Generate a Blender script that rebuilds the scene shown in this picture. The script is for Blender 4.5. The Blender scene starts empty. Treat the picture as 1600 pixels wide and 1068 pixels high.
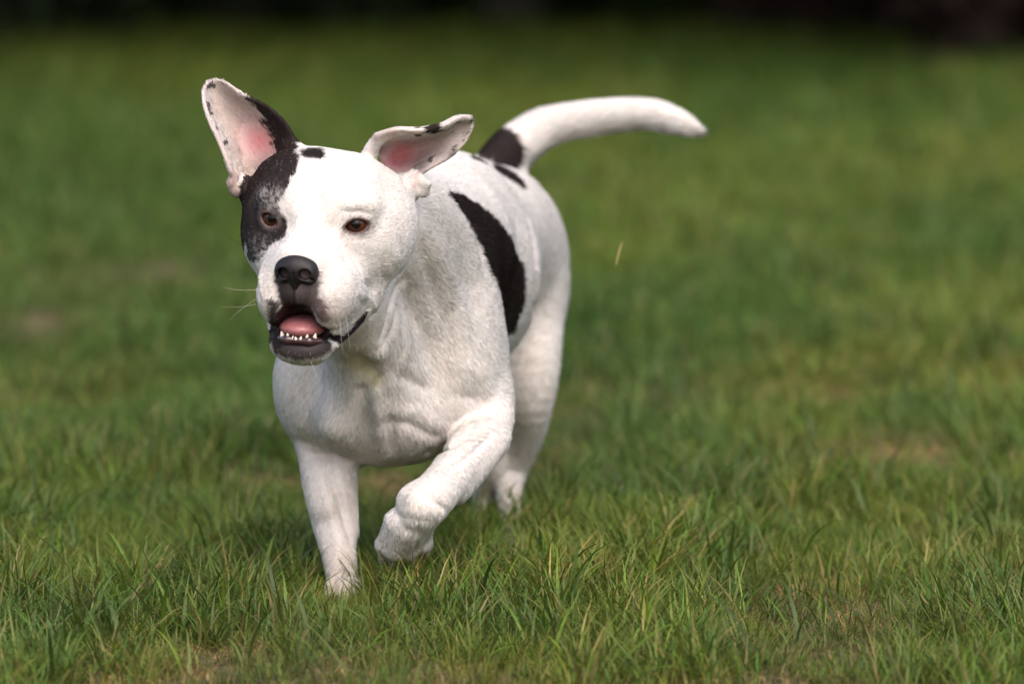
import bpy, math, random
import numpy as np
from mathutils import Vector
random.seed(7)
rng = np.random.default_rng(7)
R = math.radians
sc = bpy.context.scene
col = sc.collection

# ------------------------------------------------------------------ camera, sky, sun, exposure
FPX = 200.0 / 36.0 * 1600.0          # focal length in pixels of a 1600 px wide frame
CAM_H = 0.80
PITCH = R(5.17)
cam = bpy.data.cameras.new("camera")
camo = bpy.data.objects.new("camera", cam)
col.objects.link(camo)
camo.location = (0, 0, CAM_H)
camo.rotation_euler = (R(90) - PITCH, 0, 0)
cam.lens = 200
cam.sensor_width = 36
cam.clip_start = 0.1
cam.clip_end = 500
cam.dof.use_dof = True
cam.dof.focus_distance = 5.72
cam.dof.aperture_fstop = 4.5
sc.camera = camo

world = bpy.data.worlds.new("World")
sc.world = world
world.use_nodes = True
wn = world.node_tree
wn.nodes.clear()
sky = wn.nodes.new("ShaderNodeTexSky")
sky.sky_type = 'NISHITA'
sky.sun_disc = False
SUN_EL, SUN_AZ = R(52), R(168)       # azimuth clockwise from +Y
sky.sun_elevation = SUN_EL
sky.sun_rotation = SUN_AZ
sky.air_density = 1.0
sky.dust_density = 5.0
sky.ozone_density = 1.0
bg = wn.nodes.new("ShaderNodeBackground")
bg.inputs[1].default_value = 0.15
wo = wn.nodes.new("ShaderNodeOutputWorld")
wn.links.new(sky.outputs[0], bg.inputs[0])
wn.links.new(bg.outputs[0], wo.inputs[0])
sun = bpy.data.lights.new("sun", 'SUN')
sun.energy = 0.52
sun.angle = R(60)
sun.color = (1.0, 0.965, 0.92)
suno = bpy.data.objects.new("sun", sun)
col.objects.link(suno)
sd = Vector((math.sin(SUN_AZ) * math.cos(SUN_EL), math.cos(SUN_AZ) * math.cos(SUN_EL), math.sin(SUN_EL)))
suno.rotation_euler = sd.to_track_quat('Z', 'Y').to_euler()
sc.view_settings.view_transform = 'Standard'
sc.view_settings.look = 'None'
sc.view_settings.gamma = 1
sc.view_settings.use_curve_mapping = False
sc.view_settings.exposure = 0.97
sc.cycles.max_bounces = 10
sc.cycles.diffuse_bounces = 7
sc.cycles.transparent_max_bounces = 8
sc.cycles.use_denoising = True

VOX = 0.0017        # cell size of the body surface
FUR_N = 420000
GRASS = 1.0         # density multiplier

def P(px, py, d):
    """world point seen at pixel (px,py) of the 1600 px frame, d metres away along +Y"""
    X = (px - 800) / FPX; Y = -(py - 534) / FPX
    dy = math.cos(PITCH) + Y * math.sin(PITCH)
    dz = -math.sin(PITCH) + Y * math.cos(PITCH)
    t = d / dy
    return np.array([X * t, d, CAM_H + dz * t])
def M(r, d): return r * d / FPX

# ------------------------------------------------------------------ helpers
def tag(o, label=None, cat=None, group=None, kind=None):
    if label: o['label'] = label
    if cat: o['category'] = cat
    if group: o['group'] = group
    if kind: o['kind'] = kind
    return o
def mesh_np(name, V, F, mat=None, smooth=True):
    V = np.asarray(V, np.float32); F = np.asarray(F, np.int32)
    me = bpy.data.meshes.new(name)
    k = F.shape[1]
    me.vertices.add(len(V)); me.vertices.foreach_set('co', V.ravel())
    me.loops.add(F.size); me.loops.foreach_set('vertex_index', F.ravel())
    me.polygons.add(len(F)); me.polygons.foreach_set('loop_start', np.arange(0, F.size, k, dtype=np.int32))
    me.polygons.foreach_set('loop_total', np.full(len(F), k, np.int32))
    if smooth: me.polygons.foreach_set('use_smooth', np.ones(len(F), bool))
    me.update(calc_edges=True)
    if mat: me.materials.append(mat)
    return me
def link(name, me, parent=None):
    o = bpy.data.objects.new(name, me)
    col.objects.link(o)
    if parent is not None:
        o.parent = parent
        o.location = -parent.location
    return o
def set_col(me, C, name="Col"):
    a = me.attributes.new(name, 'FLOAT_COLOR', 'POINT')
    c = np.ones((len(C), 4), np.float32); c[:, :C.shape[1]] = C
    a.data.foreach_set('color', c.ravel())

def hash3(i, j, k, seed=0):
    h = (i * 374761393 + j * 668265263 + k * 2147483647 + seed * 974634777) & 0xffffffff
    h = ((h ^ (h >> 13)) * 1274126177) & 0xffffffff
    return ((h ^ (h >> 16)) & 0xffff) / 65535.0
def vnoise(p, seed=0):
    p = np.asarray(p, float)
    i = np.floor(p).astype(np.int64); f = p - i
    f = f * f * (3 - 2 * f)
    r = 0
    for a in (0, 1):
        for b in (0, 1):
            for c in (0, 1):
                w = (f[:, 0] if a else 1 - f[:, 0]) * (f[:, 1] if b else 1 - f[:, 1]) * (f[:, 2] if c else 1 - f[:, 2])
                r = r + w * hash3(i[:, 0] + a, i[:, 1] + b, i[:, 2] + c, seed)
    return r
def fbm(p, seed=0, oct=3):
    r = 0; a = 0.5; t = 0
    for o in range(oct):
        r = r + a * vnoise(np.asarray(p) * 2 ** o, seed + o); t += a; a *= 0.5
    return r / t
def sstep(a, b, x):
    t = np.clip((x - a) / (b - a), 0, 1); return t * t * (3 - 2 * t)

# ------------------------------------------------------------------ node materials
def newmat(name):
    m = bpy.data.materials.new(name); m.use_nodes = True
    nt = m.node_tree; nt.nodes.clear()
    out = nt.nodes.new("ShaderNodeOutputMaterial")
    b = nt.nodes.new("ShaderNodeBsdfPrincipled")
    nt.links.new(b.outputs[0], out.inputs[0])
    return m, nt, b, out
def simple(name, c, rough=0.5, noise=None, spec=0.5, coat=0.0, sss=0.0):
    m, nt, b, out = newmat(name)
    b.inputs['Base Color'].default_value = (*c, 1)
    b.inputs['Roughness'].default_value = rough
    b.inputs['Specular IOR Level'].default_value = spec
    if coat: b.inputs['Coat Weight'].default_value = coat; b.inputs['Coat Roughness'].default_value = 0.08
    if sss:
        b.inputs['Subsurface Weight'].default_value = sss
        b.inputs['Subsurface Radius'].default_value = (1, .4, .3)
        b.inputs['Subsurface Scale'].default_value = 0.004
    if noise:
        sc_, st, dist = noise
        tc = nt.nodes.new("ShaderNodeTexCoord"); n = nt.nodes.new("ShaderNodeTexNoise")
        n.inputs['Scale'].default_value = sc_; n.inputs['Detail'].default_value = 4
        bp = nt.nodes.new("ShaderNodeBump"); bp.inputs['Strength'].default_value = st; bp.inputs['Distance'].default_value = dist
        nt.links.new(tc.outputs['Object'], n.inputs['Vector']); nt.links.new(n.outputs[0], bp.inputs['Height'])
        nt.links.new(bp.outputs[0], b.inputs['Normal'])
        mx = nt.nodes.new("ShaderNodeMix"); mx.data_type = 'RGBA'
        mx.inputs[6].default_value = (*[v * .7 for v in c], 1); mx.inputs[7].default_value = (*[min(1, v * 1.3) for v in c], 1)
        nt.links.new(n.outputs[0], mx.inputs[0]); nt.links.new(mx.outputs[2], b.inputs['Base Color'])
    return m

# ------------------------------------------------------------------ implicit modelling
class Prim:
    pass
def _frame(x, y, z): return np.stack([x, y, z])
def cone(a, b, r1, r2, k=0.02):
    p = Prim(); p.t = 'c'; p.a = np.asarray(a, float); p.b = np.asarray(b, float); p.r1 = r1; p.r2 = r2; p.k = k
    return p
def ell(c, r, k=0.02, B=None):
    p = Prim(); p.t = 'e'; p.c = np.asarray(c, float); p.r = np.asarray(r, float); p.k = k
    p.B = np.eye(3) if B is None else B
    return p
def multi(parts, k):
    p = Prim(); p.t = 'm'; p.parts = parts; p.k = k
    return p
def sheet(pts, th, k=0.006):
    p = Prim(); p.t = 's'; p.pts = pts; p.th = th; p.k = k
    p.c = pts.mean(0); p.R = np.sqrt(((pts - p.c) ** 2).sum(1).max())
    return p
def almond(c, B, w, h, k=0.001):
    p = Prim(); p.t = 'a'; p.c = np.asarray(c, float); p.B = B; p.w = w; p.h = h; p.k = k
    return p
def ev(p, X):
    if p.t == 'c':
        ba = p.b - p.a; pa = X - p.a
        h = np.clip(pa @ ba / (ba @ ba + 1e-12), 0, 1)
        return np.sqrt(((pa - h[:, None] * ba) ** 2).sum(1)) - (p.r1 + (p.r2 - p.r1) * h)
    if p.t == 'e':
        q = (X - p.c) @ p.B.T
        k0 = np.sqrt(((q / p.r) ** 2).sum(1)); k1 = np.sqrt(((q / p.r ** 2) ** 2).sum(1))
        return k0 * (k0 - 1) / (k1 + 1e-9)
    if p.t == 'm':
        d = ev(p.parts[0], X)
        for q in p.parts[1:]: d = np.minimum(d, ev(q, X))
        return d
    if p.t == 'a':
        q = (X - p.c) @ p.B.T        # x across, y out of the eye, z up
        Rr = (p.w ** 2 + p.h ** 2) / (2 * p.h); off = Rr - p.h
        d = np.maximum(np.hypot(q[:, 0], q[:, 2] - off) - Rr, np.hypot(q[:, 0], q[:, 2] + off) - Rr)
        return np.maximum(d, -q[:, 1])
    if p.t == 's':
        c = X.mean(0); rad = np.sqrt(((X - c) ** 2).sum(1).max()) + 0.012
        dd = np.sqrt(((p.pts - c) ** 2).sum(1))
        m = dd < rad
        if not m.any(): return np.full(len(X), dd.min() - rad + 0.012)
        S = p.pts[m]; th = p.th[m]
        out = np.full(len(X), 1.0)
        for s in range(0, len(S), 64):
            q = S[s:s + 64]
            D = np.sqrt(np.maximum((X ** 2).sum(1)[:, None] - 2 * X @ q.T + (q ** 2).sum(1)[None], 0)) - th[None, s:s + 64]
            out = np.minimum(out, D.min(1))
        return out
def smin(a, b, k):
    if k <= 0: return np.minimum(a, b)
    h = np.maximum(k - np.abs(a - b), 0) / k
    return np.minimum(a, b) - h * h * k * 0.25
def smax(a, b, k): return -smin(-a, -b, k)
def evall(ops, X):
    d = None
    for op, p in ops:
        v = ev(p, X)
        if op == '+': d = v if d is None else smin(d, v, p.k)
        else: d = smax(d, -v, p.k)
    return d
def bound(p, c):
    """lower bound of prim distance at point c (approx)"""
    return float(ev(p, c[None])[0]) if p.t != 's' else float(np.sqrt(((c - p.c) ** 2).sum()) - p.R)
def polygonise(ops, lo, hi, vox, nb=16):
    lo = np.asarray(lo, float); hi = np.asarray(hi, float)
    n = np.ceil((hi - lo) / vox).astype(int); blocks = -(-n // nb)
    NX, NY, NZ = (blocks * nb + 4).tolist()
    ext = nb * vox; rad = ext * 0.87
    g = np.arange(nb + 1) * vox
    gx, gy, gz = np.meshgrid(g, g, g, indexing='ij'); G = np.stack([gx.ravel(), gy.ravel(), gz.ravel()], 1)
    # coarse cull with all prims vectorised on block centres
    bi = np.stack(np.meshgrid(*[np.arange(b) for b in blocks], indexing='ij'), -1).reshape(-1, 3)
    C = lo + (bi + 0.5) * ext
    cols = []
    for op, p in ops:
        if p.t == 's': cols.append(np.sqrt(((C[:, None] - p.pts[None, ::6]) ** 2).sum(-1)).min(1) - 0.004)
        else: cols.append(ev(p, C))
    D = np.stack(cols, 1)
    plus = np.array([op == '+' for op, p in ops]); ks = np.array([p.k for op, p in ops])
    dmin = np.where(plus, D, 9).min(1)
    act = (dmin < rad * 1.3 + 0.03)
    vid = []; vpos = []; quads = []
    for b in np.nonzero(act)[0]:
        keep = np.where(plus, D[b] < max(dmin[b], 0) + 2.6 * rad + ks, D[b] < 1.5 * rad + ks)
        sub = [ops[i] for i in np.nonzero(keep)[0]]
        if not sub or sub[0][0] != '+':
            sub = [x for x in sub if x[0] == '+'] 
            if not sub: continue
        o = lo + bi[b] * ext
        cd = evall(sub, (o + ext / 2)[None])[0]
        if abs(cd) > rad * 1.6 + 0.004 and not any(p.t in 'sa' for _, p in sub): continue
        X = G + o
        S = evall(sub, X).reshape(nb + 1, nb + 1, nb + 1)
        if S.min() > 0 or S.max() < 0: continue
        neg = S < 0
        cnt = np.zeros((nb, nb, nb)); pos = np.zeros((nb, nb, nb, 3))
        base = bi[b] * nb + 1
        for ax in range(3):
            for u in (0, 1):
                for v in (0, 1):
                    sl0 = [None] * 3; sl1 = [None] * 3
                    oth = [a for a in range(3) if a != ax]
                    sl0[ax] = slice(0, nb); sl1[ax] = slice(1, nb + 1)
                    for a, w in zip(oth, (u, v)):
                        sl0[a] = sl1[a] = slice(w, w + nb)
                    s0 = S[tuple(sl0)]; s1 = S[tuple(sl1)]
                    m = (s0 < 0) != (s1 < 0)
                    t = np.where(m, s0 / np.where(m, s0 - s1, 1), 0)
                    cnt += m
                    pos[..., ax] += t * m
                    pos[..., oth[0]] += u * m; pos[..., oth[1]] += v * m
        a = cnt > 0
        I = np.argwhere(a)
        pp = pos[a] / cnt[a][:, None]
        vid.append(((I + base) @ np.array([NY * NZ, NZ, 1])).astype(np.int64))
        vpos.append((I + pp) * vox + o)
        for ax in range(3):
            oth = [q for q in range(3) if q != ax]
            sl0 = [slice(0, nb)] * 3; sl1 = [slice(0, nb)] * 3; sl1[ax] = slice(1, nb + 1)
            s0 = neg[tuple(sl0)]; s1 = neg[tuple(sl1)]
            E = np.argwhere(s0 != s1)
            if not len(E): continue
            flip = s0[tuple(E.T)]
            st = [NY * NZ, NZ, 1]
            e = (E + base) @ np.array(st)
            q = np.stack([e, e - st[oth[0]], e - st[oth[0]] - st[oth[1]], e - st[oth[1]]], 1)
            if ax == 1: flip = ~flip
            q[~flip] = q[~flip][:, ::-1]
            quads.append(q)
    vid = np.concatenate(vid); vpos = np.concatenate(vpos); quads = np.concatenate(quads)
    srt = np.argsort(vid); vid = vid[srt]; vpos = vpos[srt]
    ix = np.searchsorted(vid, quads); ix = np.clip(ix, 0, len(vid) - 1)
    ok = (vid[ix] == quads).all(1)
    return vpos, ix[ok]
def smooth_mesh(V, F, it=1, lam=0.5):
    for _ in range(it):
        S = np.zeros_like(V); n = np.zeros(len(V))
        for a, b in ((0, 1), (1, 2), (2, 3), (3, 0)):
            for i, j in ((F[:, a], F[:, b]),):
                for c in range(3): S[:, c] += np.bincount(i, V[j, c], len(V))
                n += np.bincount(i, minlength=len(V))
        V = V + lam * (S / np.maximum(n, 1)[:, None] - V)
    return V
def normals(V, F):
    n = np.cross(V[F[:, 2]] - V[F[:, 0]], V[F[:, 3]] - V[F[:, 1]])
    N = np.zeros_like(V)
    for k in range(4):
        for c in range(3): N[:, c] += np.bincount(F[:, k], n[:, c], len(V))
    return N / (np.linalg.norm(N, axis=1)[:, None] + 1e-12)

def crs(K, n):
    K = np.array(K, float); m = len(K); out = []
    for t in np.linspace(0, m - 1 - 1e-9, n):
        i = int(t); f = t - i
        p1, p2 = K[i], K[i + 1]; p0 = K[i - 1] if i else 2 * p1 - p2; p3 = K[i + 2] if i + 2 < m else 2 * p2 - p1
        out.append(.5 * (2 * p1 + (p2 - p0) * f + (2 * p0 - 5 * p1 + 4 * p2 - p3) * f * f + (3 * p1 - p0 - 3 * p2 + p3) * f ** 3))
    return out
def pchain(K, k, n=None):
    Q = crs(K, n or 4 * len(K))
    return multi([pcone(a[:3], b[:3], a[3], b[3]) for a, b in zip(Q[:-1], Q[1:])], k)
# ------------------------------------------------------------------ frames of the dog
HY, HP, HR = R(14), R(6), R(3)
hf = np.array([-math.sin(HY), -math.cos(HY), 0.]); hs = np.array([math.cos(HY), -math.sin(HY), 0.]); hu = np.array([0, 0, 1.])
hf, hu = hf * math.cos(HP) - hu * math.sin(HP), hu * math.cos(HP) + hf * math.sin(HP)
hs, hu = hs * math.cos(HR) - hu * math.sin(HR), hu * math.cos(HR) + hs * math.sin(HR)
HB = np.stack([hs, hf, hu])                    # rows: dog's left, forward, up
HO = P(489, 348, 5.68)
def H(s, f, u): return HO + (s * hs + f * hf + u * hu) * 0.01     # centimetres in the head
BY = R(13)
bf = np.array([-math.sin(BY), -math.cos(BY), 0.]); bs = np.array([math.cos(BY), -math.sin(BY), 0.]); bu = np.array([0, 0, 1.])
BB = np.stack([bs, bf, bu])
def hp(px, py, f):
    a = (P(px, py, 5.5) - HO) @ HB.T * 100; b_ = (P(px, py, 5.9) - HO) @ HB.T * 100
    t = (f - a[1]) / (b_[1] - a[1]); q = a + (b_ - a) * t
    return tuple(q)
def hell(c, r, k=0.012): return ell(H(*c), np.array(r) * 0.01, k, HB)
def hcone(a, b, r1, r2, k=0.012): return cone(H(*a), H(*b), r1 * .01, r2 * .01, k)
def pcone(a, b, r1, r2, k=0.02): return cone(P(*a), P(*b), M(r1, a[2]), M(r2, b[2]), k)
def pell(c, r, k=0.03): return ell(P(*c), np.array([M(r[0], c[2]), r[1], M(r[2], c[2])]), k, BB)

def bspline_grid(ctrl, nu, nv):
    ctrl = np.array(ctrl, float)
    def cr(P_, n):
        m = len(P_); t = np.linspace(0, m - 1 - 1e-6, n); i = t.astype(int); f = (t - i)[:, None, None]
        g = lambda j: P_[np.clip(j, 0, m - 1)]
        p0 = np.where((i > 0)[:, None, None], g(i - 1), 2 * g(i) - g(i + 1)); p1 = g(i); p2 = g(i + 1)
        p3 = np.where((i + 2 < m)[:, None, None], g(i + 2), 2 * g(i + 1) - g(i))
        return 0.5 * (2 * p1 + (p2 - p0) * f + (2 * p0 - 5 * p1 + 4 * p2 - p3) * f ** 2 + (3 * p1 - p0 - 3 * p2 + p3) * f ** 3)
    A = cr(ctrl, nu)
    return cr(A.transpose(1, 0, 2), nv).transpose(1, 0, 2)

earR_ctrl = [[P(*q) for q in row] for row in [
    [(380, 306, 5.765), (402, 304, 5.79), (432, 288, 5.79), (462, 262, 5.765)],
    [(362, 272, 5.74), (388, 262, 5.785), (425, 240, 5.785), (462, 229, 5.75)],
    [(346, 230, 5.735), (370, 222, 5.78), (405, 205, 5.785), (447, 196, 5.75)],
    [(324, 182, 5.735), (345, 183, 5.775), (380, 172, 5.78), (420, 169, 5.752)],
    [(317, 146, 5.745), (331, 144, 5.77), (353, 142, 5.77), (382, 149, 5.757)],
    [(324, 129, 5.755), (331, 125.5, 5.765), (341, 125.5, 5.765), (352, 129, 5.76)]]]
earL_ctrl = [[P(*q) for q in row] for row in [
    [(588, 210, 5.765), (596, 238, 5.81), (610, 266, 5.81), (636, 290, 5.775)],
    [(620, 201, 5.745), (626, 224, 5.825), (634, 248, 5.83), (652, 274, 5.78)],
    [(655, 203, 5.745), (660, 216, 5.81), (666, 234, 5.82), (672, 260, 5.79)],
    [(689, 196, 5.755), (694, 206, 5.79), (698, 222, 5.80), (698, 246, 5.79)],
    [(714, 184, 5.765), (720, 192, 5.79), (724, 206, 5.795), (718, 230, 5.79)],
    [(733, 184, 5.775), (737, 191, 5.785), (737, 200, 5.785), (732, 212, 5.785)]]]
def ear_sheet(ctrl, base_r=.0028, tip_r=.0016):
    g = bspline_grid(ctrl, 110, 70)
    th = np.linspace(base_r, tip_r, 110)[:, None] * np.ones((1, 70))
    return sheet(g.reshape(-1, 3), th.ravel(), .012)
earL_ctrl = [[q - np.array([0, .026 - .004 * i, 0]) for q in row] for i, row in enumerate(earL_ctrl)]
EAR_R = ear_sheet(earR_ctrl); EAR_L = ear_sheet(earL_ctrl)

ops = []
def add(*ps): ops.extend(('+', p) for p in ps)
def sub(*ps): ops.extend(('-', p) for p in ps)
# torso
add(pell((618, 515, 6.06), (140, .17, 195), .05),
    pell((700, 430, 6.22), (138, .17, 172), .04),
    pell((760, 375, 6.42), (100, .17, 118), .05),
    pell((690, 330, 6.16), (70, .12, 85), .05))
# shoulders, breast
add(pell((506, 596, 5.99), (74, .085, 112), .025),
    pell((716, 570, 6.0), (76, .09, 130), .025),
    pell((748, 630, 6.0), (46, .06, 62), .02),
    pell((545, 640, 5.935), (52, .06, 62), .02),
    pell((655, 640, 5.95), (64, .06, 68), .022),
    pell((590, 590, 5.925), (52, .07, 80), .03),
    pell((606, 652, 5.99), (104, .09, 74), .03),
    pcone((598, 660, 5.92), (597, 700, 5.95), 22, 18, .015))
# neck
add(pcone((560, 350, 5.84), (640, 440, 6.02), 92, 128, .04),
    pcone((548, 470, 5.82), (600, 590, 5.93), 62, 70, .03),
    pcone((620, 330, 5.88), (700, 380, 6.1), 64, 95, .04),
    pcone((640, 400, 5.88), (690, 540, 5.95), 38, 40, .03),
    pcone((585, 520, 5.84), (575, 600, 5.90), 24, 26, .015))
# rump and left thigh
add(pell((800, 415, 6.5), (84, .12, 122), .02),
    pchain([(812, 470, 6.5, 70), (824, 560, 6.45, 52), (826, 620, 6.44, 40), (818, 680, 6.47, 31), (802, 728, 6.49, 24), (795, 768, 6.47, 20), (796, 825, 6.40, 15)], .025),
    pcone((803, 700, 6.54), (800, 752, 6.56), 12, 12, .008),
    pcone((796, 750, 6.53), (798, 822, 6.44), 16, 12, .008),
    pcone((797, 832, 6.39), (791, 852, 6.33), 19, 16, .012))
# right hind leg
add(pcone((700, 470, 6.5), (715, 620, 6.40), 64, 42, .04),
    pcone((715, 620, 6.40), (765, 725, 6.47), 38, 22, .02),
    pcone((765, 725, 6.47), (755, 780, 6.50), 20, 15, .01),
    pcone((755, 784, 6.50), (750, 808, 6.48), 16, 14, .01))
# planted foreleg
add(pchain([(510, 655, 6.0, 50), (512, 715, 5.97, 45), (514, 765, 5.95, 39), (521, 815, 5.94, 33.5), (529, 860, 5.925, 28), (535, 905, 5.91, 25)], .014),
    pcone((486, 700, 5.955), (505, 790, 5.93), 19, 16, .012),
    pcone((536, 720, 5.97), (548, 830, 5.94), 19, 10, .012),
    pcone((519, 912, 5.89), (514, 934, 5.865), 12, 11, .004),
    pcone((532, 912, 5.885), (529, 937, 5.85), 12, 11, .003),
    pcone((546, 912, 5.885), (546, 936, 5.853), 12, 11, .003),
    pcone((557, 910, 5.89), (559, 932, 5.87), 9, 9, .003))
# lifted foreleg: upper arm, forearm, wrist, hanging paw
add(pchain([(746, 600, 6.0, 50), (765, 658, 5.965, 37), (732, 708, 5.90, 38), (697, 752, 5.83, 34), (670, 783, 5.79, 35), (646, 815, 5.795, 30), (628, 843, 5.812, 23)], .012),
    pcone((640, 778, 5.79), (654, 790, 5.78), 14, 20, .02),
    pcone((775, 690, 5.93), (715, 772, 5.84), 20, 15, .012),
    pcone((616, 812, 5.80), (602, 850, 5.82), 15, 13, .012), pcone((602, 850, 5.82), (602, 874, 5.85), 13, 10, .007),
    pcone((626, 822, 5.79), (618, 860, 5.81), 15, 13, .010), pcone((618, 860, 5.81), (619, 882, 5.84), 13, 10, .006),
    pcone((642, 828, 5.79), (639, 860, 5.815), 14, 12, .010), pcone((639, 860, 5.815), (640, 878, 5.84), 12, 9, .006),
    pcone((664, 812, 5.80), (662, 848, 5.82), 15, 12, .010), pcone((662, 848, 5.82), (662, 864, 5.84), 12, 8, .006),
    pcone((680, 790, 5.82), (676, 812, 5.83), 14, 8, .006))
# tail
add(pchain([(772, 275, 6.52, 42), (795, 240, 6.55, 37), (835, 208, 6.57, 33), (880, 192, 6.57, 29), (940, 183, 6.56, 27),
        (1000, 178, 6.55, 24), (1045, 187, 6.54, 21), (1072, 197, 6.53, 15), (1086, 203, 6.53, 10)], .02, 30))
# skull
add(hell((0, -5.8, .4), (6.6, 7.2, 5.8), .02),
    hell((2.8, -5.6, 2.9), (3.0, 4.0, 2.8), .02), hell((-3.2, -5.6, 3.0), (3.4, 4.0, 2.9), .03),
    hell((5.4, -8.5, .6), (2.3, 3.2, 3.0), .025), hell((6.2, -7.4, -1.8), (2.5, 3.2, 3.6), .02), hell((-6.5, -7.5, .6), (2.5, 3.2, 3.4), .02),
    hell((4.9, -5.4, -2.4), (3.2, 4.4, 5.0), .015), hell((-5.6, -5.2, -2.0), (3.2, 4.2, 4.8), .015), hell((-4.7, -2.4, -4.2), (2.0, 3.0, 2.6), .015),
    hell((0, -1.6, -2.8), (5.2, 3.7, 4.0), .02),
    hell((3.4, -1.7, 1.7), (2.6, 1.7, 1.5), .015), hell((-3.4, -1.7, 1.7), (2.6, 1.7, 1.5), .015))
sub(hcone((0, 1.6, 2.6), (0, -1.0, 7.0), .5, .5, .02), hell((2.2, 2.6, -.2), (.6, 1.2, .8), .012), hell((-2.2, 2.6, -.2), (.6, 1.2, .8), .012))
# muzzle
add(hell((0, 2.4, -4.2), (3.9, 3.6, 2.9), .015),
    hcone((0, 0.2, -1.6), (0, 4.2, -3.3), 1.8, 1.7, .015),
    hell((2.8, 3.5, -6.9), (2.2, 2.6, 3.0), .012), hell((-2.6, 3.5, -6.9), (1.9, 2.6, 3.0), .012),
    hell((3.7, 0.4, -6.4), (2.0, 3.6, 2.8), .015), hell((-3.1, 0.4, -6.0), (1.6, 3.6, 2.6), .015),
    hell((0, 4.9, -5.8), (1.7, 1.5, 1.9), .008))
# lower jaw
add(hcone((4.0, -4, -7.5), (2.0, 2.6, -11.6), 2.4, 1.4, .012), hcone((-4.0, -4, -7.5), (-2.0, 2.6, -11.6), 2.4, 1.4, .012),
    hell((0.1, 3.3, -12.3), (2.9, 2.2, 1.4), .012),
    hell((0, -1.5, -9.8), (3.3, 4.3, 2.6), .02))
# mouth opening
sub(hell((0.1, 3.8, -10.0), (2.3, 3.6, 1.3), .004),
    hell((0.0, 5.4, -9.2), (1.55, 2.8, 1.75), .006), hell((-.6, 5.4, -9.9), (1.7, 2.6, 1.2), .006))
# eyes
EYES = []
for s in (1, -1):
    c = H(4.15 * s, -1.25, 0.0)
    yaw = R(16) * s
    e_f = hf * math.cos(yaw) + hs * math.sin(yaw)
    e_s = hs * math.cos(yaw) - hf * math.sin(yaw)
    tilt = R(-9) * s
    e_s2 = e_s * math.cos(tilt) - hu * math.sin(tilt)*(-1)*(-1); e_u2 = hu * math.cos(tilt) + e_s * math.sin(tilt)
    EB = np.stack([e_s2, e_f, e_u2])
    EYES.append((s, c, np.stack([e_s, e_f, hu]), EB))
    add(ell(c, np.array([1.55, 1.5, 1.42]) * .01, .008, EB))
    sub(almond(c, EB, .0122, .0062, .0008), ell(c, np.array([1.33] * 3) * .01, 0.0005, EB))
# ears
add(pcone((402, 312, 5.757), (428, 272, 5.75), 13, 13, .015), pcone((428, 272, 5.75), (458, 238, 5.752), 13, 7, .015))
add(EAR_R, EAR_L)
add(pcone((368, 298, 5.75), (361, 286, 5.745), 9, 6, .006), pcone((361, 286, 5.745), (368, 274, 5.745), 5, 4, .004), pcone((372, 296, 5.75), (384, 282, 5.76), 8, 7, .006),
    pcone((440, 290, 5.79), (452, 250, 5.78), 22, 14, .012), pcone((400, 305, 5.80), (440, 290, 5.79), 16, 22, .01))
add(pchain([(574, 250, 5.762, 14), (588, 222, 5.748, 9), (618, 206, 5.737, 6.5), (655, 205, 5.738, 6), (690, 198, 5.747, 5), (712, 187, 5.757, 4), (733, 184, 5.771, 3)], .006))
add(pcone((636, 290, 5.765), (662, 300, 5.758), 15, 8, .012), pcone((646, 272, 5.757), (668, 288, 5.752), 6, 5, .008),
    pcone((600, 285, 5.80), (640, 300, 5.78), 22, 16, .012))

lo = P(300, 110, 5.5); hi = P(1110, 960, 6.8)
lo = np.array([-.36, 5.55, -0.01]); hi = np.array([.24, 6.80, .58])
V, F = polygonise(ops, lo, hi, VOX)
V = smooth_mesh(V, F, 2, .5)
N = normals(V, F)
def to_px(X):
    t = X - np.array([0, 0, CAM_H]); z = t[:, 1] * math.cos(PITCH) - t[:, 2] * math.sin(PITCH); yv = t[:, 1] * math.sin(PITCH) + t[:, 2] * math.cos(PITCH)
    return np.stack([800 + FPX * t[:, 0] / z, 534 - FPX * yv / z], 1)
VP = to_px(V)
def hit(px, py, r=4):
    '''the point of the coat at this place of the photograph'''
    m = np.nonzero((np.abs(VP[:, 0] - px) < r) & (np.abs(VP[:, 1] - py) < r))[0]
    if not len(m): return hit(px, py, r * 2)
    return V[m[V[m, 1].argmin()]]

def stroke(K, w, amp):
    """press a groove (amp < 0, mm) or raise a ridge along a line on the skin; w = half width in px"""
    global V
    H_ = [hit(a, b_) for a, b_ in K]
    w = M(w, 5.9)
    lo_ = np.min(H_, 0) - 3 * w; hi_ = np.max(H_, 0) + 3 * w
    idx = np.nonzero(((V > lo_) & (V < hi_)).all(1))[0]
    X = V[idx]; d = np.full(len(X), 9.); tt = np.zeros(len(X)); n = len(H_) - 1
    for k, (a, b_) in enumerate(zip(H_[:-1], H_[1:])):
        ba = b_ - a; h = np.clip((X - a) @ ba / (ba @ ba + 1e-12), 0, 1); dk = np.sqrt(((X - a - h[:, None] * ba) ** 2).sum(1))
        m = dk < d; d[m] = dk[m]; tt[m] = (k + h[m]) / n
    fade = .35 + .65 * np.sin(np.pi * np.clip(tt, 0.0, 1.0)) if n else 1
    V[idx] = X + N[idx] * (amp * .001 * np.exp(-(d / w) ** 2) * fade)[:, None]
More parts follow.
